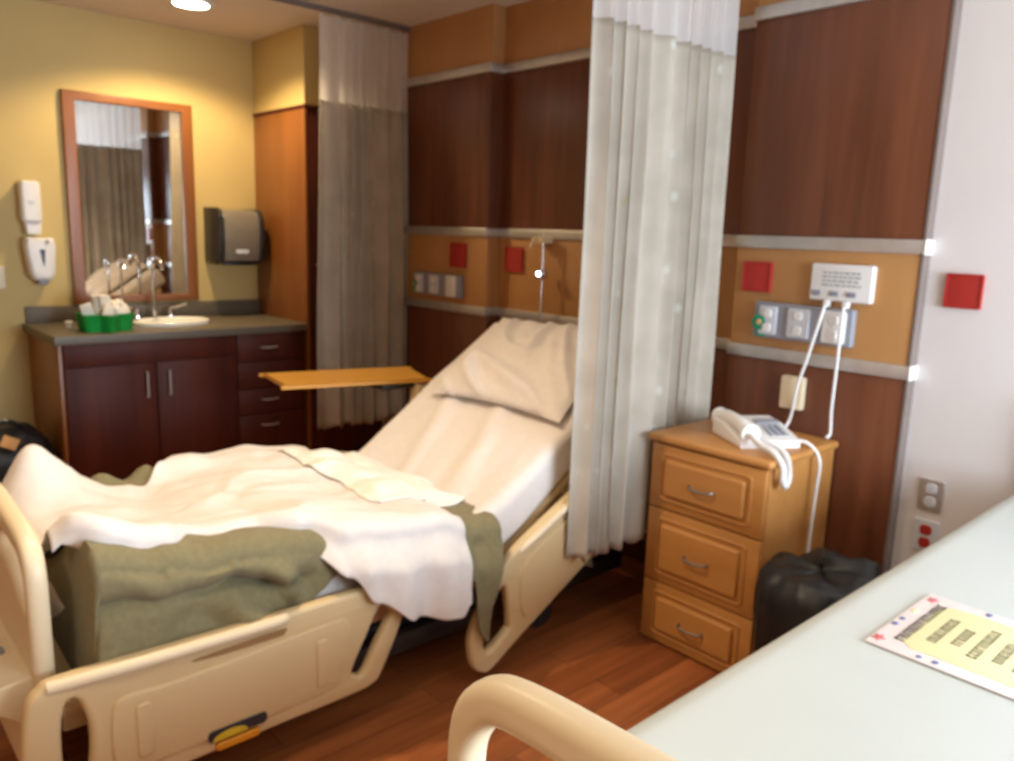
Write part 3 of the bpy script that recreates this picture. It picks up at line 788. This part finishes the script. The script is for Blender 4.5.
for x, y, mt, r in ((-.497, 1.345, 'inkred', .012), (-.492, 1.575, 'inkred', .011), (-.500, 1.42, 'inkblue', .007), (-.499, 1.45, 'inkblue', .006), (-.40, 1.332, 'inkblue', .006), (-.425, 1.330, 'inkblue', .005), (-.40, 1.592, 'inkblue', .007), (-.497, 1.50, 'cardy', .008)):
    star = [(x + r * (1 if k % 2 == 0 else .5) * cos(2 * pi * k / 10), y + r * (1 if k % 2 == 0 else .5) * sin(2 * pi * k / 10) * 1.3) for k in range(10)]
    obj('star_print', plate([star], .0008, .0002, planeZ(CZ + .0026)), M[mt], t)

# ------------------------------------------------------------------ overbed table
t = thing('overbed_table', 'orange wood topped overbed table behind the unmade bed', 'table', (-3.16, 1.9, 0))
obj('table_top', plate([rrect(-3.42, -2.90, 1.545, 2.285, .05, 6)] if False else [[(-3.40, 1.63), (-3.385, 1.61), (-3.11, 1.565), (-3.085, 1.575), (-2.92, 2.15), (-2.93, 2.17), (-3.20, 2.26), (-3.225, 2.25)]], .016, .005, planeZ(.770), 4), M['oaktop'], t)
obj('column', bx(-2.99, -2.93, 2.12, 2.18, .07, .755, .01), M['cream'], t)
obj('top_bracket', bx(-3.10, -2.95, 1.95, 2.17, .735, .760, .006), M['dark'], t)
bm = BM(); box(bm, -3.17, -2.70, 2.13, 2.18, .045, .085, .01); box(bm, -3.20, -3.15, 1.95, 2.35, .045, .085, .01)
obj('base', bm, M['cream'], t)
for x, y in ((-3.175, 1.98), (-3.175, 2.32), (-2.72, 2.155)):
    obj('caster', lathe(BM(), [(0, -.012), (.018, -.012), (.0225, -.006), (.0225, .006), (.018, .012), (0, .012)], (x, y, .0225), 16, 'X'), M['dark'], t)

# chrome rod on a wall bracket behind the raised back
t = thing('hanging_rod', 'thin chrome rod with bright white spot on the recessed panel above the pillow', 'rod', (-2.70, YB - .09, .6))
yr = YB - .09
obj('rod', tube(BM(), [(-2.735, yr, .62), (-2.735, yr, 1.45)], .0065, 10), M['chrome'], t)
obj('bracket', bx(-2.81, -2.725, yr - .008, YB - .03, 1.405, 1.432, .005), M['cream2'], t)
obj('hook', tube(BM(), [(-2.735, yr, 1.43), (-2.775, yr - .01, 1.43), (-2.80, yr - .02, 1.40), (-2.79, yr - .03, 1.385)], .005, 8, smooth=5), M['cream2'], t)
obj('light_spot', lathe(BM(), [(0, 0), (.010, 0), (.009, -.006), (0, -.008)], (-2.735, yr - .022, 1.262), 20, 'Y'), M['led'], t)  # self-lit disc in place of a glint on the collar
obj('collar', lathe(BM(), [(.026 * sin(pi * k / 16), -.026 * cos(pi * k / 16)) for k in range(17)], (-2.735, yr, 1.262), 32), M['chrome'], t)

# ------------------------------------------------------------------ vanity corner
VF = -4.255   # vanity front plane
t = thing('vanity_cabinet', 'dark wood vanity cabinet under the sink counter', 'cabinet', (-4.5, 1.6, 0))
bm = BM(); box(bm, XL + .01, VF, .975, 2.262, .09, .848, .002)
cab = obj('carcass', bm, M['cabdark'], t)
obj('end_panel', bx(XL + .005, VF, .955, .974, .0, .848, .002), M['cabwarm'], t)
obj('toe_kick', bx(XL + .05, VF - .05, .98, 2.26, 0, .09, .001), M['dark'], t)
obj('false_front', bx(VF, VF + .02, 0.975, 1.835, .735, .845, .003), M['cabdark'], t)
for ya, yb_, hy in ((.975, 1.402, 1.35), (1.407, 1.835, 1.462)):
    d = obj('door', bx(VF, VF + .02, ya, yb_, .10, .730, .003), M['cabdark'], t)
    bm = BM(); tube(bm, [(VF + .02, hy, .685), (VF + .045, hy, .685), (VF + .045, hy, .555), (VF + .02, hy, .555)], .006, 8)
    obj('handle', bm, M['alu'], d)
for z0, z1, zh in ((.690, .845, .768), (.535, .685, .61), (.385, .530, .468), (.10, .380, .318)):
    d = obj('drawer', bx(VF, VF + .02, 1.84, 2.255, z0, z1, .003), M['cabdark'], t)
    bm = BM(); tube(bm, [(VF + .02, 1.975, zh), (VF + .042, 1.98, zh), (VF + .046, 2.022, zh - .002), (VF + .042, 2.066, zh), (VF + .02, 2.07, zh)], .005, 8)
    obj('handle', bm, M['alu'], d)
# countertop with a hole for the basin
SX, SY, SA, SB = -4.545, 1.60, .150, .205
t = thing('countertop', 'grey brown laminate counter with backsplash along the yellow wall', 'countertop', (-4.5, 1.6, .85))
el = [(SX + (SA - .015) * cos(2 * pi * k / 40), SY + (SB - .015) * sin(2 * pi * k / 40)) for k in range(40)]
obj('slab', plate([[(XL, .935), (VF + .045, .935), (VF + .045, 2.262), (XL, 2.262)], el], .042, .004, planeZ(.869)), M['laminate'], t)
obj('backsplash', bx(XL, XL + .022, .95, 2.262, .89, .978, .003), M['laminate'], t)
obj('side_splash', bx(XL + .022, -4.30, 2.243, 2.262, .89, .978, .003) if False else bx(XL + .022, -4.84, 2.243, 2.262, .89, .978, .003), M['laminate'], t)
# basin
t = thing('sink_basin', 'white oval drop in sink in the counter', 'sink', (SX, SY, .8))
obj('bowl', lathe(BM(), [(1.0, .0), (1.0, .016), (.97, .022), (.91, .022), (.86, .012), (.80, -.03), (.62, -.10), (.25, -.135), (.10, -.137), (.0, -.137)], (0, 0, 0), 48), M['porcelain'], t)
o = t.children[0]
for v in o.data.vertices:     # lathe of unit radius stretched to the oval
    p = v.co + WL[t]; v.co = Vector((SX + p.x * SA, SY + p.y * SB, .890 + p.z)) - WL[t]
obj('drain', lathe(BM(), [(0, 0), (.02, 0), (.02, .004), (0, .004)], (SX, SY, .7545), 16), M['chrome'], t)
# faucet
t = thing('faucet', 'chrome gooseneck faucet with two lever handles behind the sink', 'faucet', (-4.74, SY, .89))
obj('spout', tube(BM(), [(-4.74, 1.575, .89), (-4.74, 1.575, 1.13), (-4.735, 1.575, 1.19), (-4.70, 1.575, 1.235), (-4.65, 1.575, 1.245), (-4.60, 1.575, 1.225), (-4.585, 1.575, 1.185)], .011, 12, smooth=6), M['chrome'], t)
obj('base_plate', plate([rrect(-4.775, -4.705, 1.46, 1.69, .03)], .012, .004, planeZ(.897)), M['chrome'], t)
for y, d in ((1.48, -1), (1.665, 1)):
    h = obj('handle', lathe(BM(), [(0, 0), (.02, 0), (.017, .03), (.012, .055), (0, .058)], (-4.74, y, .902), 16), M['chrome'], t)
    obj('lever', tube(BM(), [(-4.74, y, .955), (-4.72, y + d * .03, .965), (-4.69, y + d * .075, .985)], lambda u: .008 - .002 * u, 8, smooth=4), M['chrome'], h)
# filtered-water tap beside it
t = thing('water_tap', 'slim chrome drinking water tap at the back of the counter', 'tap', (-4.74, 1.40, .89))
obj('stem', tube(BM(), [(-4.74, 1.405, .89), (-4.74, 1.405, 1.17), (-4.725, 1.405, 1.205), (-4.69, 1.405, 1.215), (-4.665, 1.405, 1.19)], .006, 10, smooth=6), M['chrome'], t)
obj('tap_head', lathe(BM(), [(0, 0), (.011, .0), (.013, .02), (.009, .04), (0, .042)], (-4.74, 1.405, 1.185), 14), M['chrome'], t)

# mirror
t = thing('wall_mirror', 'tall wood framed mirror on the yellow wall above the sink', 'mirror', (XL, 1.53, .985))
bm = plate([[(1.188, .988), (1.874, .988), (1.874, 2.118), (1.188, 2.118)], [(1.250, 1.028), (1.812, 1.028), (1.812, 2.072), (1.250, 2.072)]], .03, .005, planeX(XL + .015))
obj('frame', bm, M['cabwarm'], t)
obj('glass', bx(XL + .004, XL + .012, 1.24, 1.82, 1.02, 2.08, 0), M['mirror'], t, smooth=0)

# dispensers
t = thing('wall_dispenser', 'slim white dispenser above the soap dispenser on the yellow wall', 'dispenser', (XL, 1.01, 1.38))
bm = plate([rrect(.955, 1.048, 1.42, 1.635, .02)], .09, .016, planeX(XL + .045)); obj('body', bm, M['whitep'], t)
obj('nozzle', plate([[(.975, 1.36), (1.04, 1.36), (1.046, 1.43), (.965, 1.43)]], .07, .01, planeX(XL + .042)), M['whitep'], t)
obj('logo_mark', plate([rrect(.985, 1.015, 1.515, 1.535, .008)], .003, .001, planeX(XL + .091)), M['ltgrey'], t)
t = thing('soap_dispenser', 'white soap dispenser with dark sight window on the yellow wall', 'dispenser', (XL, 1.03, 1.1))
bm = plate([[(.962, 1.345), (.955, 1.30), (.972, 1.16), (.99, 1.125), (1.07, 1.125), (1.088, 1.16), (1.098, 1.30), (1.09, 1.345)]], .11, .018, planeX(XL + .055)); sd = obj('body', bm, M['whitep'], t)
obj('sight_window', plate([[(1.018, 1.285), (1.044, 1.285), (1.040, 1.225), (1.034, 1.195), (1.028, 1.225)]], .004, .001, planeX(XL + .111)), M['navy'], t)
obj('push_bar', bx(XL + .02, XL + .10, 1.005, 1.055, 1.10, 1.13, .008), M['greyp'], t)
obj('shine_cap', lathe(BM(), [(0, 0), (.012, 0), (.010, .008), (0, .010)], (XL + .108, 1.055, 1.325), 14, 'X'), M['chrome'], t)
t = thing('towel_dispenser', 'smoky grey paper towel dispenser between mirror and tall cabinet', 'dispenser', (XL, 2.07, 1.21))
prof = [(XL, 1.225), (XL, 1.535), (-4.70, 1.535), (-4.655, 1.52), (-4.632, 1.475), (-4.625, 1.40), (-4.632, 1.30), (-4.65, 1.235), (-4.70, 1.215)]
obj('cover', plate([prof], .225, .010, planeY(2.065)), M['smoke'], t)
for y in (1.942, 2.188): obj('end_cap', plate([[(XL, 1.218), (XL, 1.542), (-4.695, 1.542), (-4.648, 1.526), (-4.624, 1.478), (-4.617, 1.40), (-4.624, 1.295), (-4.645, 1.228), (-4.70, 1.208)]], .028, .008, planeY(y)), M['black'], t)
obj('towel_slot', bx(-4.76, -4.66, 1.97, 2.16, 1.206, 1.222, .003), M['black'], t)
obj('lock_label', plate([rrect(2.02, 2.10, 1.275, 1.30, .01)], .003, .001, planeX(-4.624)), M['ltgrey'], t)
# light switch at the edge of the picture
t = thing('light_switch', 'pale light switch plate left of the soap dispenser', 'light switch', (XL, .836, 1.07))
obj('plate', plate([rrect(.80, .872, 1.075, 1.195, .006)], .008, .003, planeX(XL + .004)), M['cream2'], t)
obj('toggle', bx(XL + .006, XL + .02, .829, .843, 1.12, 1.15, .003), M['cream2'], t)

# tall cabinet
t = thing('tall_cabinet', 'tall wood cabinet beside the towel dispenser under the soffit', 'cabinet', (-4.5, 2.5, 0))
obj('carcass', bx(XL + .03, -4.245, 2.283, YB - .03, .0, 2.10, .002), M['cabdark'], t)
obj('side_panel', bx(XL, -4.225, 2.264, 2.283, .0, 2.10, .002), M['cabwarm'], t)
obj('crown', bx(XL, -4.215, 2.258, YB, 2.10, 2.12, .003), M['cabdark'], t)
d = obj('door', bx(-4.245, -4.225, 2.286, YB - .01, .1, 2.095, .003), M['cabdark'], t)
bm = BM(); tube(bm, [(-4.226, 2.335, 1.23), (-4.198, 2.335, 1.23), (-4.198, 2.335, 1.09), (-4.226, 2.335, 1.09)], .006, 8); obj('handle', bm, M['alu'], d)

# green caddy with supplies
t = thing('supply_caddy', 'green scalloped plastic caddy on the counter beside the sink', 'caddy', (-4.36, 1.22, .89))
def flower(s, n=72):
    return [((s * (.118 + .020 * cos(6 * 2 * pi * k / n))) * cos(2 * pi * k / n) , (s * (.118 + .020 * cos(6 * 2 * pi * k / n))) * sin(2 * pi * k / n)) for k in range(n)]
CXc, CYc = -4.40, 1.215
bm = BM(); rings = []
for s, z in ((.02, .894), (.90, .894), (.93, .90), (1.0, .975), (1.03, .978), (1.03, .982), (.97, .982), (.90, .905), (.02, .903)):
    rings.append([bm.verts.new((CXc + a, CYc + b, z)) for a, b in flower(s)])
for A, B in zip(rings, rings[1:]):
    for k in range(72): bm.faces.new((A[k], A[(k + 1) % 72], B[(k + 1) % 72], B[k]))
bm.faces.new(rings[0][::-1]); bm.faces.new(rings[-1])
put(bm, Matrix.Translation((0, 0, -.004)))
obj('tub', bm, M['green'], t, smooth=50)
lab = ['white paper cup stacked nearest the wall in the green caddy', 'white paper packet standing upright in the middle of the green caddy', 'white packet leaning at the front of the green caddy', 'crumpled white tissue at the sink side of the green caddy', 'white packet leaning at the soap dispenser side of the green caddy']
t = thing('paper_cup', lab[0], 'cup', (CXc - .05, CYc - .015, .9))
obj('cup_body', lathe(BM(), [(0, 0), (.030, 0), (.040, .155), (.042, .157), (.038, .157), (.027, .004), (0, .004)], (CXc - .045, CYc - .01, .905), 20), M['paper'], t); obj('rim', lathe(BM(), [(.038, 0), (.043, 0), (.043, .005), (.038, .005)], (CXc - .045, CYc - .01, 1.061), 20), M['paper'], t)
for (dx, dy, w, h, a, l) in ((.005, .012, .05, .165, 4, lab[1]), (.05, -.012, .055, .120, -14, lab[2]), (.02, -.062, .055, .135, 18, lab[4])):
    bm = BM(); b2 = bx(-.008, .008, -w / 2, w / 2, 0, h, .004); merge(bm, b2, Matrix.Translation((CXc + dx, CYc + dy, .905)) @ Matrix.Rotation(rad(a), 4, 'X') @ Matrix.Rotation(rad(a * .6), 4, 'Y'))
    tag(obj('supply_packet', bm, M['paper']), l, 'packet', 'packets in the green caddy')
bm = BM(); bmesh.ops.create_icosphere(bm, subdivisions=4, radius=.055)
for v in bm.verts:
    n = v.co.normalized(); v.co *= 1 + .22 * nz(n.x * 3, n.y * 3, n.z * 3) + .1 * nz(n.x * 9, n.y * 9, n.z * 9)
    v.co.z *= 1.25
put(bm, Matrix.Translation((CXc - .0, CYc + .062, .975)))
tag(obj('tissue', bm, M['paper'], smooth=60), lab[3], 'tissue')
t = thing('small_cup', 'tiny white cup on the counter left of the green caddy', 'cup', (-4.56, 1.085, .89))
obj('cup_body', lathe(BM(), [(0, 0), (.012, 0), (.017, .03), (.018, .032), (.015, .031), (.010, .004), (0, .004)], (-4.56, 1.085, .89), 18), M['paper'], t)
obj('rim', lathe(BM(), [(.015, 0), (.0195, 0), (.0195, .004), (.015, .004)], (-4.56, 1.085, .921), 18), M['paper'], t)

# recessed downlight
DX, DY = -4.275, 1.67
t = thing('downlight', 'round recessed ceiling light above the sink counter', 'ceiling light', (DX, DY, H - .02))
obj('trim_ring', lathe(BM(), [(.085, 0), (.112, 0), (.110, -.008), (.088, -.012), (.085, -.008)], (DX, DY, H), 40), M['whitep'], t)
obj('lens', lathe(BM(), [(0, -.004), (.086, -.004), (.080, -.012), (0, -.016)], (DX, DY, H), 40), M['lamp'], t)

# black bag on the floor by the vanity
t = thing('black_bag', 'black soft bag with tan tag slumped by the end of the vanity', 'bag', (-4.42, .72, 0))
bm = BM(); bmesh.ops.create_icosphere(bm, subdivisions=5, radius=1)
for v in bm.verts:
    n = v.co.copy(); e = .55
    f = lambda c: (abs(c) ** e) * (1 if c > 0 else -1)
    x, y, z = .20 * f(n.x), .215 * f(n.y), .225 * f(n.z)
    if z > 0: y *= 1 - .25 * (z / .225) ** 2; x *= 1 - .35 * (z / .225) ** 2
    w = .03 * nz(n.x * 2.5, n.y * 2.5, n.z * 2.5) + .012 * nz(n.x * 8, n.y * 8, n.z * 8)
    v.co = Vector((x, y, max(z, -.2245))) * (1 + w * 2) ; v.co.z = max(v.co.z, -.225)
put(bm, Matrix.Translation((-4.43, .72, .226)))
obj('body', bm, M['bag'], t, smooth=60)
obj('strap', tube(BM(), [(-4.36, .60, .40), (-4.33, .66, .47), (-4.34, .74, .485), (-4.36, .82, .43)], .010, 8, smooth=6), M['black'], t)
bm = BM(); merge(bm, bx(-.004, .004, -.035, .035, -.03, .03, .003), Matrix.Translation((-4.225, .72, .405)) @ Matrix.Rotation(rad(-35), 4, 'Y') @ Matrix.Rotation(rad(-30), 4, 'X'))
obj('tag', bm, M['tan'], t)

# ------------------------------------------------------------------ light
def area(name, loc, rot, sx, sy, power, col, spread=180):
    l = bpy.data.lights.new(name, 'AREA'); l.shape = 'RECTANGLE'; l.size = sx; l.size_y = sy; l.energy = power; l.color = col; l.spread = rad(spread)
    o = bpy.data.objects.new(name, l); COL.objects.link(o); o.location = loc; o.rotation_euler = [rad(a) for a in rot]; return o
area('window_daylight', (XR - .14, (WY0 + WY1) / 2, (WZ0 + WZ1) / 2), (0, 97, 0), WZ1 - WZ0, WY1 - WY0, 138, (.71, .86, 1.0))   # daylight of the unseen window, tilted slightly up to brighten the ceiling
def spot(name, loc, power, col, size, blend, rad_=.06):
    l = bpy.data.lights.new(name, 'SPOT'); l.energy = power; l.color = col; l.spot_size = rad(size); l.spot_blend = blend; l.shadow_soft_size = rad_
    o = bpy.data.objects.new(name, l); COL.objects.link(o); o.location = loc; return o
WARM = (1., .76, .42)
spot('downlight_lamp', (DX, DY, H - .03), 92, WARM, 144, .36, .09)
spot('downlight_lamp', (-2.05, .85, H - .03), 110, (1., .79, .53), 118, .9)
spot('downlight_lamp', (-.6, -.6, H - .03), 50, (1., .84, .62), 150, .5)

w = bpy.data.worlds.new('World'); S.world = w; w.use_nodes = True
w.node_tree.nodes['Background'].inputs[0].default_value = (.75, .85, 1, 1); w.node_tree.nodes['Background'].inputs[1].default_value = .6

# ------------------------------------------------------------------ camera
cd = bpy.data.cameras.new('Camera'); cam = bpy.data.objects.new('Camera', cd); COL.objects.link(cam)
cd.sensor_fit = 'HORIZONTAL'; cd.sensor_width = 36; cd.lens = 795.6 / 1014 * 36; cd.clip_start = .02
yaw, pitch, roll = rad(47.5226), rad(10.5194), rad(-1.8847)
fw = Vector((-sin(yaw) * cos(pitch), cos(yaw) * cos(pitch), -sin(pitch)))
rt = Vector((cos(yaw), sin(yaw), 0)); dn = fw.cross(rt)
r2 = cos(roll) * rt + sin(roll) * dn; d2 = -sin(roll) * rt + cos(roll) * dn
m = Matrix.Identity(4)
for i in range(3): m[i][0] = r2[i]; m[i][1] = -d2[i]; m[i][2] = -fw[i]; m[i][3] = (0, 0, 1.45)[i]
cam.matrix_world = m
S.camera = cam
# the photograph is out of focus: the lens was focused far too near
cd.dof.use_dof = True; cd.dof.focus_distance = .30; cd.dof.aperture_fstop = 18
S.view_settings.view_transform = 'Standard'; S.view_settings.look = 'None'; S.view_settings.exposure = .1; S.view_settings.gamma = 1
S.view_settings.use_curve_mapping = False
